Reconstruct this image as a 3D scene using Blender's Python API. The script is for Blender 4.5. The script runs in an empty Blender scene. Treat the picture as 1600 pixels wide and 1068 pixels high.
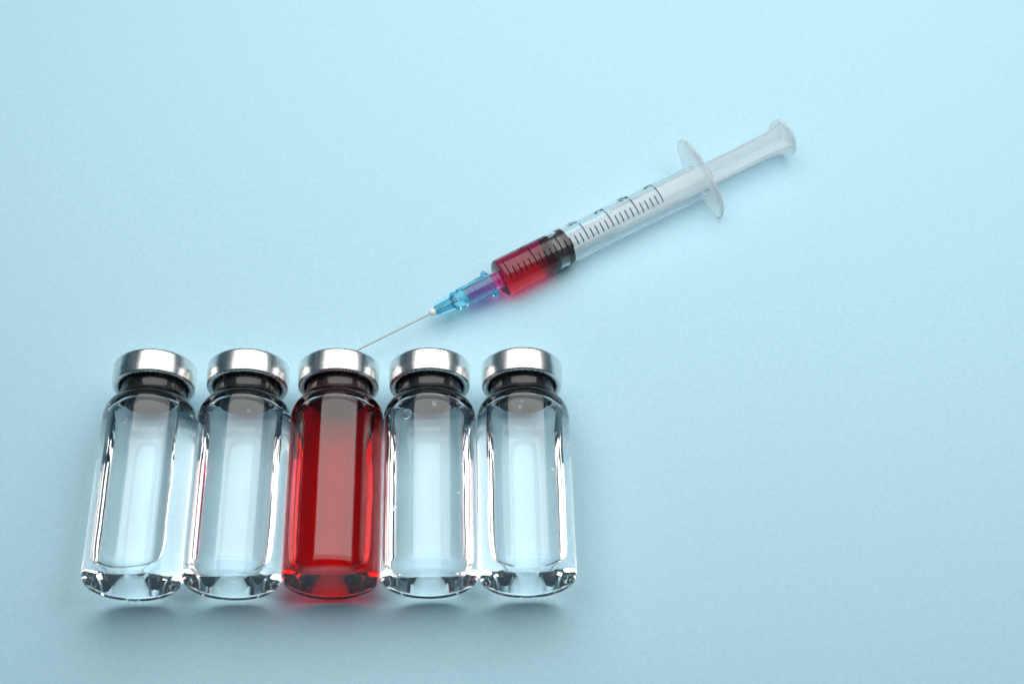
import bpy, bmesh, math, random
from mathutils import Vector, Matrix, noise
random.seed(7)
MM = 0.001
sc = bpy.context.scene
col = sc.collection

# ------------------------------------------------------------------ camera
def setup_camera():
    th, d, roll, f = 0.545917, 361.2177 * MM, 0.0376394, 49.6969
    F = Vector((0, math.sin(th), -math.cos(th))); R = Vector((1, 0, 0)); U = R.cross(F)
    R2 = R * math.cos(roll) + U * math.sin(roll)
    U2 = U * math.cos(roll) - R * math.sin(roll)
    cd = bpy.data.cameras.new('camera'); cam = bpy.data.objects.new('camera', cd); col.objects.link(cam)
    m = Matrix((R2, U2, -F)).transposed().to_4x4()
    m.translation = Vector((0, -d * math.sin(th), d * math.cos(th)))
    cam.matrix_world = m
    cd.sensor_width = 36; cd.sensor_fit = 'HORIZONTAL'; cd.lens = f
    cd.clip_start = 0.005; cd.clip_end = 20
    cd.dof.use_dof = True; cd.dof.focus_distance = 0.345; cd.dof.aperture_fstop = 20
    sc.camera = cam
setup_camera()

# ------------------------------------------------------------------ world, lamp, exposure
w = bpy.data.worlds.new('World'); sc.world = w; w.use_nodes = True
bg = w.node_tree.nodes['Background']
bg.inputs[0].default_value = (0.25, 0.72, 1.0, 1); bg.inputs[1].default_value = 0.085

def softbox(name, loc, target, sx, sy, power, color):
    ld = bpy.data.lights.new(name, 'AREA'); ld.shape = 'RECTANGLE'
    ld.size = sx; ld.size_y = sy; ld.energy = power; ld.color = color
    o = bpy.data.objects.new(name, ld); col.objects.link(o)
    o.location = loc
    dirv = Vector(target) - Vector(loc)
    o.rotation_euler = dirv.to_track_quat('-Z', 'Y').to_euler()
    return o
softbox('softbox_lamp', (0.055, 0.162, 0.338), (0.055, 0.14, 0.0), 0.67, 0.50, 2.82, (1.0, 0.985, 0.96))

sc.view_settings.view_transform = 'Standard'; sc.view_settings.look = 'None'
sc.view_settings.exposure = 0.0; sc.view_settings.gamma = 1.0; sc.view_settings.use_curve_mapping = False
sc.render.engine = 'CYCLES'
cy = sc.cycles
cy.max_bounces = 28; cy.transmission_bounces = 24; cy.glossy_bounces = 12; cy.diffuse_bounces = 5
cy.transparent_max_bounces = 16; cy.volume_bounces = 0
cy.caustics_reflective = True; cy.caustics_refractive = True; cy.blur_glossy = 0.0
cy.sample_clamp_indirect = 12.0
cy.use_denoising = True; cy.denoiser = 'OPENIMAGEDENOISE'
try:
    cy.denoising_input_passes = 'RGB_ALBEDO_NORMAL'; cy.denoising_prefilter = 'ACCURATE'
except Exception: pass

# ------------------------------------------------------------------ materials
def new_mat(name):
    m = bpy.data.materials.new(name); m.use_nodes = True
    nt = m.node_tree
    for n in list(nt.nodes): nt.nodes.remove(n)
    out = nt.nodes.new('ShaderNodeOutputMaterial')
    return m, nt, out
def N(nt, t, **kw):
    n = nt.nodes.new(t)
    for k, v in kw.items():
        if k in n.inputs: n.inputs[k].default_value = v
        else: setattr(n, k, v)
    return n
def L(nt, a, b): nt.links.new(a, b)

def mat_paper():
    m, nt, out = new_mat('blue_paper')
    p = N(nt, 'ShaderNodeBsdfPrincipled')
    tc = N(nt, 'ShaderNodeTexCoord')
    n1 = N(nt, 'ShaderNodeTexNoise'); n1.inputs['Scale'].default_value = 2300; n1.inputs['Detail'].default_value = 3; n1.inputs['Roughness'].default_value = 0.6
    n2 = N(nt, 'ShaderNodeTexNoise'); n2.inputs['Scale'].default_value = 700; n2.inputs['Detail'].default_value = 3
    L(nt, tc.outputs['Object'], n1.inputs['Vector']); L(nt, tc.outputs['Object'], n2.inputs['Vector'])
    add = N(nt, 'ShaderNodeMix'); add.data_type = 'FLOAT'; add.inputs[0].default_value = 0.3
    L(nt, n1.outputs['Fac'], add.inputs[2]); L(nt, n2.outputs['Fac'], add.inputs[3])
    cr = N(nt, 'ShaderNodeValToRGB')
    cr.color_ramp.elements[0].position = 0.3; cr.color_ramp.elements[0].color = (0.352, 0.605, 0.722, 1)
    cr.color_ramp.elements[1].position = 0.7; cr.color_ramp.elements[1].color = (0.485, 0.72, 0.812, 1)
    L(nt, add.outputs[0], cr.inputs[0])
    # a few stray specks of dust and fibre
    vo = N(nt, 'ShaderNodeTexVoronoi'); vo.inputs['Scale'].default_value = 34
    L(nt, tc.outputs['Object'], vo.inputs['Vector'])
    lt = N(nt, 'ShaderNodeMath', operation='LESS_THAN'); lt.inputs[1].default_value = 0.0065; L(nt, vo.outputs['Distance'], lt.inputs[0])
    sp = N(nt, 'ShaderNodeSeparateColor'); L(nt, vo.outputs['Color'], sp.inputs[0])
    gt = N(nt, 'ShaderNodeMath', operation='GREATER_THAN'); gt.inputs[1].default_value = 0.55; L(nt, sp.outputs[0], gt.inputs[0])
    mu = N(nt, 'ShaderNodeMath', operation='MULTIPLY'); L(nt, lt.outputs[0], mu.inputs[0]); L(nt, gt.outputs[0], mu.inputs[1])
    mx = N(nt, 'ShaderNodeMix'); mx.data_type = 'RGBA'
    L(nt, mu.outputs[0], mx.inputs[0]); L(nt, cr.outputs[0], mx.inputs[6]); mx.inputs[7].default_value = (0.12, 0.22, 0.27, 1)
    L(nt, mx.outputs[2], p.inputs['Base Color'])
    b = N(nt, 'ShaderNodeBump'); b.inputs['Strength'].default_value = 0.25; b.inputs['Distance'].default_value = 0.00006
    L(nt, add.outputs[0], b.inputs['Height']); L(nt, b.outputs[0], p.inputs['Normal'])
    p.inputs['Roughness'].default_value = 0.62; p.inputs['Specular IOR Level'].default_value = 0.5
    L(nt, p.outputs[0], out.inputs[0]); return m

def mat_glass(name, ior=1.5, rough=0.0, color=(1, 1, 1, 1), vol=None, attr=False, wavy=0.0):
    m, nt, out = new_mat(name)
    g = N(nt, 'ShaderNodeBsdfGlass'); g.inputs['Color'].default_value = color
    g.inputs['Roughness'].default_value = rough; g.inputs['IOR'].default_value = ior
    if attr:
        a = N(nt, 'ShaderNodeAttribute', attribute_name='rel_ior'); L(nt, a.outputs['Fac'], g.inputs['IOR'])
    surf = g.outputs[0]
    if attr:                 # still liquid surface: keeps total reflection, hardly mirrors head-on
        rf = N(nt, 'ShaderNodeBsdfRefraction'); rf.inputs['Color'].default_value = color; rf.inputs['Roughness'].default_value = rough
        fr = N(nt, 'ShaderNodeFresnel'); L(nt, a.outputs['Fac'], fr.inputs['IOR']); L(nt, a.outputs['Fac'], rf.inputs['IOR'])
        mr = N(nt, 'ShaderNodeMapRange'); mr.inputs[1].default_value = 0.02; mr.inputs[2].default_value = 0.3; mr.inputs[3].default_value = 0.0; mr.inputs[4].default_value = 1.0
        L(nt, fr.outputs[0], mr.inputs[0])
        ms = N(nt, 'ShaderNodeMixShader'); L(nt, mr.outputs[0], ms.inputs[0]); L(nt, rf.outputs[0], ms.inputs[1]); L(nt, g.outputs[0], ms.inputs[2])
        surf = ms.outputs[0]
    if wavy:
        tc = N(nt, 'ShaderNodeTexCoord'); n = N(nt, 'ShaderNodeTexNoise'); n.inputs['Scale'].default_value = 90; n.inputs['Detail'].default_value = 2
        b = N(nt, 'ShaderNodeBump'); b.inputs['Strength'].default_value = 1.0; b.inputs['Distance'].default_value = wavy
        L(nt, tc.outputs['Object'], n.inputs['Vector']); L(nt, n.outputs['Fac'], b.inputs['Height']); L(nt, b.outputs[0], g.inputs['Normal'])
    L(nt, surf, out.inputs[0])
    if vol:
        c, dens = vol
        v = N(nt, 'ShaderNodeVolumeAbsorption'); v.inputs['Color'].default_value = (*c, 1); v.inputs['Density'].default_value = dens
        L(nt, v.outputs[0], out.inputs['Volume'])
    return m

def mat_plastic(name, color, rough, milk, milk_col, vol=None, ior=1.47):
    """translucent moulded plastic: rough refraction plus a little milky scattering"""
    m, nt, out = new_mat(name)
    g = N(nt, 'ShaderNodeBsdfGlass'); g.inputs['Color'].default_value = color; g.inputs['Roughness'].default_value = rough; g.inputs['IOR'].default_value = ior
    t = N(nt, 'ShaderNodeBsdfTranslucent'); t.inputs[0].default_value = milk_col
    d = N(nt, 'ShaderNodeBsdfDiffuse'); d.inputs[0].default_value = milk_col
    a = N(nt, 'ShaderNodeMixShader'); a.inputs[0].default_value = 0.5
    L(nt, t.outputs[0], a.inputs[1]); L(nt, d.outputs[0], a.inputs[2])
    x = N(nt, 'ShaderNodeMixShader'); x.inputs[0].default_value = milk
    L(nt, g.outputs[0], x.inputs[1]); L(nt, a.outputs[0], x.inputs[2]); L(nt, x.outputs[0], out.inputs[0])
    if vol:
        v = N(nt, 'ShaderNodeVolumeAbsorption'); v.inputs['Color'].default_value = (*vol[0], 1); v.inputs['Density'].default_value = vol[1]
        L(nt, v.outputs[0], out.inputs['Volume'])
    return m

def mat_pbr(name, color, rough, metal=0.0, spec=0.5, streak=None, coat=0.0):
    m, nt, out = new_mat(name)
    p = N(nt, 'ShaderNodeBsdfPrincipled')
    p.inputs['Base Color'].default_value = (*color, 1); p.inputs['Roughness'].default_value = rough
    p.inputs['Metallic'].default_value = metal; p.inputs['Specular IOR Level'].default_value = spec
    p.inputs['Coat Weight'].default_value = coat
    tc = N(nt, 'ShaderNodeTexCoord'); n = N(nt, 'ShaderNodeTexNoise'); n.inputs['Detail'].default_value = 4
    b = N(nt, 'ShaderNodeBump'); b.inputs['Strength'].default_value = 1.0
    if streak:
        mp = N(nt, 'ShaderNodeMapping'); mp.inputs['Scale'].default_value = streak
        L(nt, tc.outputs['Object'], mp.inputs[0])
        oi = N(nt, 'ShaderNodeObjectInfo'); va = N(nt, 'ShaderNodeVectorMath', operation='ADD')
        ml = N(nt, 'ShaderNodeMath', operation='MULTIPLY'); ml.inputs[1].default_value = 57.0; L(nt, oi.outputs['Random'], ml.inputs[0])
        L(nt, mp.outputs[0], va.inputs[0]); L(nt, ml.outputs[0], va.inputs[1]); L(nt, va.outputs[0], n.inputs['Vector'])
        n.inputs['Scale'].default_value = 1.0; b.inputs['Distance'].default_value = 0.000014
        mr = N(nt, 'ShaderNodeMapRange'); mr.inputs[3].default_value = rough * 0.7; mr.inputs[4].default_value = rough * 1.5
        L(nt, n.outputs['Fac'], mr.inputs[0]); L(nt, mr.outputs[0], p.inputs['Roughness'])
    else:
        L(nt, tc.outputs['Object'], n.inputs['Vector']); n.inputs['Scale'].default_value = 900; b.inputs['Distance'].default_value = 0.000008
    L(nt, n.outputs['Fac'], b.inputs['Height']); L(nt, b.outputs[0], p.inputs['Normal'])
    L(nt, p.outputs[0], out.inputs[0]); return m

NG, NL = 1.44, 1.333
RED = ((0.979, 0.0, 0.42), 900.0)
RED_S = ((0.965, 0.0, 0.64), 900.0)
M = {
    'paper': mat_paper(),
    'glass': mat_glass('vial_glass', NG),
    'water': mat_glass('clear_liquid', attr=True),
    'red': mat_glass('red_liquid', attr=True, vol=RED),
    'red_syringe': mat_glass('crimson_liquid', attr=True, vol=RED_S),
    'droplet': mat_glass('water_drop', NL),
    'alu': mat_pbr('aluminium', (0.83, 0.815, 0.795), 0.25, 1.0, streak=(1500, 60, 1500)),
    'rubber': mat_pbr('black_rubber', (0.012, 0.012, 0.013), 0.45),
    'red_rubber': mat_pbr('red_stained_rubber', (0.05, 0.005, 0.008), 0.45),
    'barrel': mat_plastic('clear_polypropylene', (1, 1, 1, 1), 0.015, 0.03, (0.93, 0.95, 0.95, 1)),
    'plunger': mat_plastic('frosted_polypropylene', (1, 1, 1, 1), 0.28, 0.29, (0.96, 0.98, 0.99, 1), ior=1.25),
    'hub': mat_plastic('blue_plastic', (0.80, 0.97, 1.0, 1), 0.06, 0.08, (0.20, 0.78, 0.97, 1), ((0.0, 0.80, 0.98), 65.0)),
    'glue': mat_pbr('white_glue', (0.82, 0.80, 0.76), 0.3),
    'steel': mat_pbr('needle_steel', (0.42, 0.42, 0.43), 0.3, 1.0),
    'ink': mat_pbr('black_ink', (0.008, 0.009, 0.012), 0.7, spec=0.1),
}

# ------------------------------------------------------------------ mesh helpers
def finish(name, bm, mat, parent, sharp=40, smooth=True):
    me = bpy.data.meshes.new(name); bm.to_mesh(me); bm.free()
    if smooth:
        me.polygons.foreach_set('use_smooth', [True] * len(me.polygons))
        if sharp: me.set_sharp_from_angle(angle=math.radians(sharp))
    me.materials.append(mat)
    o = bpy.data.objects.new(name, me); col.objects.link(o); o.parent = parent
    return o
def grid(bm, rows, closed=False, flip=False):
    """rows of equal length of (x,y,z) in mm -> quads, degenerate ones dropped"""
    V = [[bm.verts.new((p[0] * MM, p[1] * MM, p[2] * MM)) for p in r] for r in rows]
    n = len(rows[0])
    for a in range(len(rows) - 1):
        for b in range(n if closed else n - 1):
            q = [V[a][b], V[a][(b + 1) % n], V[a + 1][(b + 1) % n], V[a + 1][b]]
            u = []
            for vv in q:
                if all((vv.co - w_.co).length > 1e-7 for w_ in u): u.append(vv)
            if len(u) >= 3:
                if flip: u = u[::-1]
                try: bm.faces.new(u)
                except ValueError: pass
    return V
def lathe_y(bm, prof, zc=0.0, seg=96, flip=False):
    """profile [(y, r)], axis along Y at height zc. Normals outward for y rising along an outer wall."""
    rows = [[(r * math.cos(2 * math.pi * k / seg), y, zc + r * math.sin(2 * math.pi * k / seg)) for k in range(seg)] for y, r in prof]
    return grid(bm, rows, True, not flip)
def lathe_x(bm, prof, zc=0.0, seg=72, flip=False):
    rows = [[(x, r * math.cos(2 * math.pi * k / seg), zc + r * math.sin(2 * math.pi * k / seg)) for k in range(seg)] for x, r in prof]
    return grid(bm, rows, True, flip)
def weld(bm): bmesh.ops.remove_doubles(bm, verts=bm.verts, dist=2e-7)
def recalc(bm): bmesh.ops.recalc_face_normals(bm, faces=bm.faces)
def arc(cy_, cr, rad, a0, a1, n):
    return [(cy_ + rad * math.cos(math.radians(a0 + (a1 - a0) * i / n)), cr + rad * math.sin(math.radians(a0 + (a1 - a0) * i / n))) for i in range(n + 1)]
def thing(name, label, cat, loc, rot, group=None):
    o = bpy.data.objects.new(name, None); col.objects.link(o); o.empty_display_size = 0.01
    o.location = loc; o.rotation_euler = rot; o['label'] = label; o['category'] = cat
    if group: o['group'] = group
    return o

# ------------------------------------------------------------------ setting: the sheet of blue paper
bm = bmesh.new()
n = 24
grid(bm, [[(-450 + 900 * i / n, -420 + 900 * j / n, 0) for i in range(n + 1)] for j in range(n + 1)])
paper = finish('paper_surface', bm, M['paper'], None, sharp=None); paper['kind'] = 'structure'

# ------------------------------------------------------------------ vials
RO, AX = 11.0, 11.02            # outer radius, axis height
CAV_R = 10.1
CAV = ([(1.0, 0.0), (1.0, 2.0), (1.0, 4.0), (1.0, 6.0)] + arc(3.2, 7.9, 2.2, 180, 90, 26)
       + [(3.2 + 37.15 * i / 38, CAV_R) for i in range(1, 39)]
       + [(41.3, 10.02), (42.2, 9.8), (43.1, 9.35), (43.9, 8.7), (44.5, 7.9), (45.0, 7.3), (45.4, 6.85), (45.8, 6.55), (46.3, 6.35), (47.2, 6.1)])
STOP_Y = 44.6
def dense(prof, step=0.35):
    out = [prof[0]]
    for (y0, r0), (y1, r1) in zip(prof, prof[1:]):
        k = max(1, int(math.hypot(y1 - y0, r1 - r0) / step))
        out += [(y0 + (y1 - y0) * i / k, r0 + (r1 - r0) * i / k) for i in range(1, k + 1)]
    return out
CAVD = dense(CAV)

def make_vial(label, base, yaw, zs, rise, lam, seed, red=False, droplets=()):
    t = thing('glass_vial', label, 'vial', (base[0] * MM, base[1] * MM, 0), (0, 0, yaw), 'row of vials lying on the paper')
    rnd = random.Random(seed)
    ph = [rnd.uniform(0, 6.28) for _ in range(8)]
    def wob(y, s):
        k = 0 if s > 0 else 4
        return (0.10 * math.sin(y * 0.35 + ph[k]) + 0.04 * math.sin(y * 0.9 + ph[k + 1]) + 0.012 * math.sin(y * 2.9 + ph[k + 2]))
    # stations: contact angle on each side
    y_end = next(y for y, r in CAVD if r > zs + rise)
    NA, NT = 72, 40
    arcs, tops, caps = [], [], []
    for y, r in CAVD:
        up = 2.4 * math.exp(-max(0.0, y - y_end) / 2.2)
        z1, z2 = zs + rise + wob(y, 1) + up, zs + rise + wob(y, -1) + up
        z1, z2 = min(z1, r), min(z2, r)
        a1 = math.asin(z1 / r) if r > 1e-6 else math.pi / 2
        a2 = math.pi - (math.asin(z2 / r) if r > 1e-6 else math.pi / 2)
        P = lambda a: (r * math.cos(a), y, AX + r * math.sin(a))
        arcs.append([P(a1 - (a1 + 2 * math.pi - a2) * i / NA) for i in range(NA + 1)])
        caps.append([P(a1 + (a2 - a1) * i / NT) for i in range(NT + 1)])
        x1, x2 = r * math.cos(a1), r * math.cos(a2)
        fy = 1 - (1 - math.exp(-max(0, y - y_end) / (0.45 * lam))) * (1 - math.exp(-max(0, STOP_Y - y) / lam))
        row = []
        for i in range(NT + 1):
            u = i / NT; u = 0.5 - 0.5 * math.cos(math.pi * u)
            x = x1 + (x2 - x1) * u
            e1, e2 = math.exp(-(x1 - x) / lam), math.exp(-(x - x2) / lam)
            zl = z1 * (1 - u) + z2 * u
            f = 1 - (1 - min(1, e1)) * (1 - min(1, e2)) * (1 - fy)
            row.append((x, y, AX + zs + (zl - zs) * f))
        tops.append(row)
    # liquid: wall interface + free surface, one closed mesh with its own relative index on each
    bm = bmesh.new()
    lay = bm.verts.layers.float.new('rel_ior')
    Va = grid(bm, arcs, flip=False)
    # end inside the stopper
    cen = bm.verts.new((0, CAVD[-1][0] * MM, AX * MM))
    ring = Va[-1]
    for a, b in zip(ring, ring[1:]): bm.faces.new((a, b, cen))
    nv = set(bm.verts)
    Vt = grid(bm, tops, flip=True)
    for v in bm.verts: v[lay] = NL / NG if v in nv else NL
    ring = Vt[-1]
    cen2 = bm.verts.new((0, CAVD[-1][0] * MM, AX * MM)); cen2[lay] = NL
    for a, b in zip(ring, ring[1:]): bm.faces.new((b, a, cen2))
    loose = [v for v in bm.verts if not v.link_faces]
    for v in loose: bm.verts.remove(v)
    liq = finish('liquid', bm, M['red'] if red else M['water'], t, sharp=None)
    # glass: outer skin + the dry part of the inner wall
    bm = bmesh.new()
    prof = ([(0.30, 0.0), (0.28, 3.0), (0.19, 6.0), (0.05, 8.2), (0.0, 8.8)] + arc(2.0, 9.0, 2.0, 180, 90, 16)
            + [(8, 11), (16, 11), (24, 11), (32, 11), (40.4, 11.0), (41.6, 10.95), (42.7, 10.8), (43.7, 10.5), (44.6, 10.0), (45.35, 9.4), (45.9, 8.75), (46.25, 8.25), (46.6, 7.92), (47.0, 7.75), (47.5, 7.7), (49.2, 7.7), (50.3, 7.75), (50.65, 8.1), (50.8, 8.7), (51.1, 9.0), (53.8, 9.0), (54.1, 8.7), (54.2, 0.0)])
    lathe_y(bm, prof, AX, 128)
    weld(bm)
    grid(bm, caps, flip=False)
    for v in [v for v in bm.verts if not v.link_faces]: bm.verts.remove(v)
    finish('glass_body', bm, M['glass'], t, sharp=60)
    # stopper plug (its flat top lies under the cap)
    bm = bmesh.new()
    lathe_y(bm, [(STOP_Y + 0.5, 0.0), (STOP_Y + 0.3, 3.0), (STOP_Y, 4.6), (STOP_Y, 5.6), (STOP_Y + 0.3, 6.05), (STOP_Y + 0.8, 6.28), (54.4, 6.28), (54.4, 9.0), (55.35, 9.0), (55.35, 0.0)], AX, 72)
    weld(bm); finish('stopper', bm, M['red_rubber'] if red else M['rubber'], t, sharp=35)
    # crimped aluminium cap
    bm = bmesh.new()
    lathe_y(bm, [(55.45, 3.6), (50.45 + 5.0, 9.4), (55.0, 9.55), (51.0, 9.55), (50.35, 9.35), (50.25, 8.6), (50.3, 8.25), (50.1, 8.12), (49.9, 8.2),
                 (49.74, 8.6), (49.70, 9.0), (49.78, 9.35), (50.0, 9.58), (50.35, 9.7), (50.9, 9.74), (51.35, 9.76), (51.7, 9.83), (52.0, 9.86), (54.9, 9.86),
                 (55.35, 9.80), (55.65, 9.6), (55.8, 9.3), (55.82, 8.9), (55.82, 3.8), (55.7, 3.6), (55.45, 3.6)], AX, 128)
    weld(bm); recalc(bm); finish('cap', bm, M['alu'], t, sharp=50)
    for y, ang, r in droplets:           # water drops clinging to the dry glass above the liquid
        bm = bmesh.new(); bmesh.ops.create_uvsphere(bm, u_segments=20, v_segments=12, radius=r * MM)
        for v in bm.verts: v.co.z *= 0.25; v.co.y *= 1.15
        rr = CAV_R - 0.25 * r - 0.02
        m_ = Matrix.Translation((rr * math.sin(math.radians(ang)) * MM, y * MM, (AX + rr * math.cos(math.radians(ang))) * MM)) @ Matrix.Rotation(math.radians(ang), 4, 'Y')
        bm.transform(m_)
        finish('droplet', bm, M['droplet'], t, sharp=None)
    return t

VX, VY, ROW, YAW = -82.378, -73.649, 0.0483936, 0.0591244
def vial_base(i): return (VX + 22.03 * i * math.cos(ROW), VY + 22.03 * i * math.sin(ROW))
make_vial('clear vial with silver cap at the far left end of the row', vial_base(0), YAW +0.0040, 4.0, 2.4, 1.8, 11, droplets=((36.5, -18, 0.5), (30.0, -30, 0.3), (12.0, -8, 0.28)))
make_vial('clear vial directly left of the red vial', vial_base(1), YAW -0.0030, 2.5, 1.8, 1.5, 23, droplets=((38.5, 14, 0.3), (9.5, 33, 0.3)))
make_vial('vial filled with red liquid in the middle of the row', vial_base(2), YAW +0.0000, 2.6, 2.4, 1.8, 37, red=True)
make_vial('clear vial directly right of the red vial', vial_base(3), YAW +0.0025, 1.5, 1.3, 1.0, 41, droplets=((38.2, -29, 1.15), (40.2, 8, 0.5), (39.6, 30, 0.35), (15.5, -48, 0.75), (18.5, 42, 0.35), (26.0, 47, 0.3)))
make_vial('clear vial with silver cap at the far right end of the row', vial_base(4), YAW -0.0030, 3.2, 2.4, 1.8, 53, droplets=((39.0, -6, 0.45), (40.5, -3, 0.3), (24.0, 36, 0.35), (20.5, 12, 0.3)))

# ------------------------------------------------------------------ syringe (axis along local X, needle towards -X)
AZ = 5.03
def ring_pt(x, r, a):            # a: angle from the top towards +Y (far side), degrees
    return (x, r * math.sin(math.radians(a)), AZ + r * math.cos(math.radians(a)))
syr = thing('syringe', 'plastic syringe half drawn with red liquid, blue needle hub pointing at the red vial', 'syringe',
            (-3.75 * MM, 15.83 * MM, 0), (0, math.radians(-0.32), math.radians(33.2)))
BR, BI = 5.0, 4.4
XS0, XS1 = 14.6, 20.6            # stopper
XF = 63.3                        # flange
# barrel: outer skin, luer tip, dry inner wall behind the stopper
bm = bmesh.new()
outer = [(-10.2, 1.45), (-10.2, 1.85), (-9.9, 1.95), (-0.9, 2.2), (-0.15, 2.25), (0.0, 2.6), (0.0, 4.15)] + [(0.75 - 0.75 * math.cos(math.radians(a)), 4.25 + 0.75 * math.sin(math.radians(a))) for a in (0, 20, 40, 60, 80, 90)] + [(20, BR), (40, BR), (XF + 1.4, BR), (XF + 1.45, BR - 0.1), (XF + 1.45, BI + 0.05), (XF + 1.3, BI), (40, BI), (XS1 - 0.6, BI), (XS1 - 0.6, 3.9)]
lathe_x(bm, outer, AZ, 96)
lathe_x(bm, [(XS0 + 1.45, BI - 0.3), (XS0 + 1.45, BI - 0.004), (XS1 - 1.95, BI - 0.004), (XS1 - 1.95, BI - 0.3)], AZ, 96, flip=True)   # air caught between the seal rings
weld(bm)
barrel = finish('barrel', bm, M['barrel'], syr, sharp=40)
# finger flange: wing plate, one wing tipped up
bm = bmesh.new()
tip = math.radians(23)
st = []
for i in range(56):
    a = 2 * math.pi * i / 56
    c_, s_ = math.cos(a), math.sin(a)
    st.append((11.8 * math.copysign(abs(c_) ** 0.9, c_), (6.7 if s_ > 0 else 5.15) * math.copysign(abs(s_) ** 0.9, s_)))
rows = []
for x, s in ((XF - 0.5, 0.95), (XF - 0.4, 0.985), (XF - 0.2, 1.0), (XF + 0.2, 1.0), (XF + 0.4, 0.985), (XF + 0.5, 0.95)):
    rows.append([(x, u * s * math.cos(tip) - v * s * math.sin(tip), max(AZ + u * s * math.sin(tip) + v * s * math.cos(tip), -0.3)) for u, v in st])
hole0 = [(XF - 0.5, *(lambda a: (BR * 0.995 * math.cos(a), AZ + BR * 0.995 * math.sin(a)))(math.atan2(p[2] - AZ, p[1]))) for p in rows[0]]
hole1 = [(XF + 0.5, p[1], p[2]) for p in hole0]
grid(bm, [hole0] + rows + [hole1], True); recalc(bm)
finish('finger_flange', bm, M['plunger'], barrel, sharp=45)
# red liquid in barrel and tip
bm = bmesh.new(); lay = bm.verts.layers.float.new('rel_ior')
lathe_x(bm, [(-10.1, 0.0), (-10.1, 1.5), (0.5, 1.6), (0.75, 1.8), (0.85, 3.85), (1.0, 4.25), (1.3, BI), (8, BI), (XS0 + 1.2, BI), (XS0 + 1.2, 0.0)], AZ, 96)
weld(bm)
for v in bm.verts: v[lay] = NL / 1.47
finish('red_liquid', bm, M['red_syringe'], syr, sharp=50)
# stopper with two sealing rings and a shallow cone
bm = bmesh.new()
g = BI + 0.012
lathe_x(bm, [(XS0 - 1.3, 0.0), (XS0 - 0.1, 3.6), (XS0, 4.05), (XS0 + 0.25, g), (XS0 + 1.35, g), (XS0 + 1.7, BI - 0.45), (XS1 - 2.2, BI - 0.45), (XS1 - 1.8, g), (XS1 - 0.25, g), (XS1, 3.9), (XS1, 0.0)], AZ, 72)
weld(bm); finish('stopper', bm, M['rubber'], syr, sharp=30)
# plunger rod: cross of two fins, plus thumb rest
XD = 91.2
bm = bmesh.new()
rollr = math.radians(-20)
def bar(bm, x0, x1, prof, ang):
    """fin: half width as a function of x, thickness 1.1"""
    rows = []
    for x, hw in prof:
        q = []
        for u, v in ((-hw, -0.5), (hw, -0.5), (hw, 0.5), (-hw, 0.5)):
            q.append((x, u * math.cos(ang) - v * math.sin(ang), AZ + u * math.sin(ang) + v * math.cos(ang)))
        rows.append(q)
    V = grid(bm, rows, True)
    bm.faces.new(V[0]); bm.faces.new(V[-1][::-1])
fin = [(XS1 - 0.2, 3.0), (33.5, 3.0), (34.2, 3.1), (34.8, 3.4), (35.2, 3.85), (XF + 15, 3.85), (XF + 22, 3.9), (XD - 4, 4.2), (XD - 2, 4.6), (XD - 0.6, 5.2)]
bar(bm, 0, 0, fin, rollr)
recalc(bm)
rod = finish('plunger_rod', bm, M['plunger'], syr, sharp=30)
bm = bmesh.new(); bar(bm, 0, 0, [(x + 0.01, hw * 0.985) for x, hw in fin], rollr + math.pi / 2); recalc(bm)
finish('rod_fin', bm, M['plunger'], rod, sharp=30)
bm = bmesh.new()
lathe_x(bm, [(XD - 0.6, 0.0), (XD - 0.6, 5.0), (XD - 0.45, 5.4), (XD, 5.5), (XD + 0.55, 5.4), (XD + 0.7, 5.0), (XD + 0.7, 0.0)], AZ, 64)
weld(bm); finish('thumb_rest', bm, M['plunger'], rod, sharp=40)
# blue needle hub
bm = bmesh.new()
lathe_x(bm, [(-19.2, 0.0), (-19.2, 1.0), (-18.9, 1.15), (-14.3, 1.45), (-13.7, 2.3), (-13.3, 2.5), (-8.0, 2.62), (-7.9, 2.72), (-3.9, 2.85), (-3.6, 3.0), (-2.7, 3.0), (-2.6, 2.9), (-2.6, 2.3), (-10.6, 2.08), (-11.2, 1.0), (-12.0, 0.6), (-12.2, 0.0)], AZ, 64)
weld(bm); hub = finish('needle_hub', bm, M['hub'], syr, sharp=35)
for k in range(4):
    a = math.radians(20 + 90 * k)
    bm = bmesh.new()
    rows = []
    for x, r0, r1 in ((-18.4, 0.9, 1.75), (-18.1, 0.9, 1.95), (-14.6, 1.2, 2.2), (-13.45, 1.6, 2.5)):
        rows.append([(x, r * math.cos(a) - s * math.sin(a), AZ + r * math.sin(a) + s * math.cos(a)) for r, s in ((r0, -0.25), (r1, -0.25), (r1, 0.25), (r0, 0.25))])
    V = grid(bm, rows, True); bm.faces.new(V[0]); bm.faces.new(V[-1][::-1]); recalc(bm)
    finish('hub_rib', bm, M['hub'], hub, sharp=30)
for s in (1, -1):                # luer lugs
    bm = bmesh.new()
    a = math.radians(0 if s > 0 else 180)
    rows = [[(x, (r) * math.cos(a + t_), AZ + r * math.sin(a + t_)) for x, r in ((-3.75, 2.8), (-3.75, 3.55), (-3.55, 3.75), (-2.75, 3.75), (-2.55, 3.55), (-2.55, 2.8))] for t_ in [math.radians(-24 + 6 * i) for i in range(9)]]
    V = grid(bm, rows, True); bm.faces.new(V[0]); bm.faces.new(V[-1][::-1]); recalc(bm)
    finish('hub_lug', bm, M['hub'], hub, sharp=40)
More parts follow.
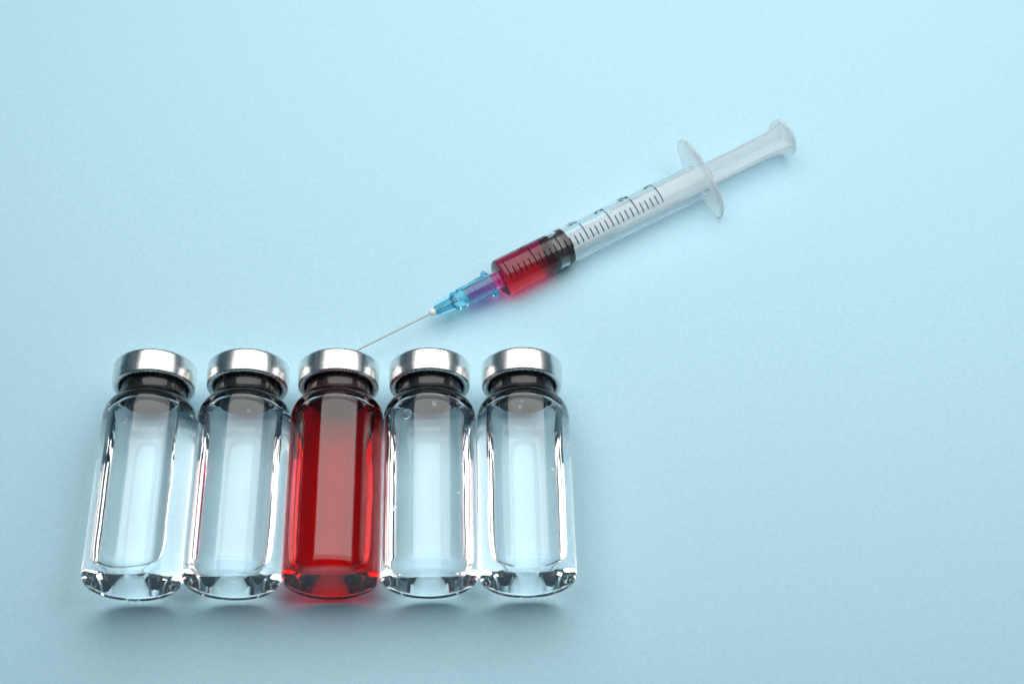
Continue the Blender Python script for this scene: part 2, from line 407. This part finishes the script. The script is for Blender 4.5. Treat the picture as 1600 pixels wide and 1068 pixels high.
bm = bmesh.new()
lathe_x(bm, [(-21.0, 0.0), (-20.95, 0.35), (-20.7, 0.7), (-20.3, 0.92), (-19.8, 1.0), (-19.3, 0.9), (-19.1, 0.6), (-19.1, 0.0)], AZ, 32)
weld(bm); finish('glue_bead', bm, M['glue'], hub, sharp=None)
bm = bmesh.new()
lathe_x(bm, [(-51.0, 0.0), (-49.8, 0.22), (-49.5, 0.24), (-12.5, 0.24), (-12.5, 0.0)], AZ, 20)
weld(bm); finish('needle', bm, M['steel'], syr, sharp=40)
# printed scale: one mark each tenth, a long one each half
T0, DT = 1.55, 7.83 / 5
def mark(x, a0, a1, wd):
    bm = bmesh.new(); k = 14
    rows = [[ring_pt(x - wd / 2, BR + 0.012, a0 + (a1 - a0) * i / k) for i in range(k + 1)], [ring_pt(x + wd / 2, BR + 0.012, a0 + (a1 - a0) * i / k) for i in range(k + 1)]]
    grid(bm, rows); finish('scale_mark', bm, M['ink'], barrel, sharp=None)
for k in range(31):
    mark(T0 + DT * k, 18 if k % 5 == 0 else -11.5, -42.5, 0.30)
def numeral(txt, x):
    cu = bpy.data.curves.new('numeral', 'FONT'); cu.body = txt; cu.size = 3.5; cu.offset = 0.05; cu.resolution_u = 4
    o = bpy.data.objects.new('numeral', cu); col.objects.link(o)
    me = bpy.data.meshes.new_from_object(o); bpy.data.objects.remove(o)
    bm = bmesh.new(); bm.from_mesh(me); bpy.data.meshes.remove(me)
    bmesh.ops.triangulate(bm, faces=bm.faces)
    bmesh.ops.subdivide_edges(bm, edges=[e for e in bm.edges if e.calc_length() > 0.4], cuts=2)
    for v in bm.verts:
        a = 20 + math.degrees(v.co.x / BR)
        v.co = Vector(ring_pt(x - v.co.y, BR + 0.012, a)) * MM
    finish('scale_numeral', bm, M['ink'], barrel, sharp=None, smooth=False)
for k, txt in ((1, '\u00bd'), (2, '1'), (3, '1\u00bd'), (4, '2'), (5, '2\u00bd'), (6, '3')):
    numeral(txt, T0 + DT * 5 * k + 0.1)
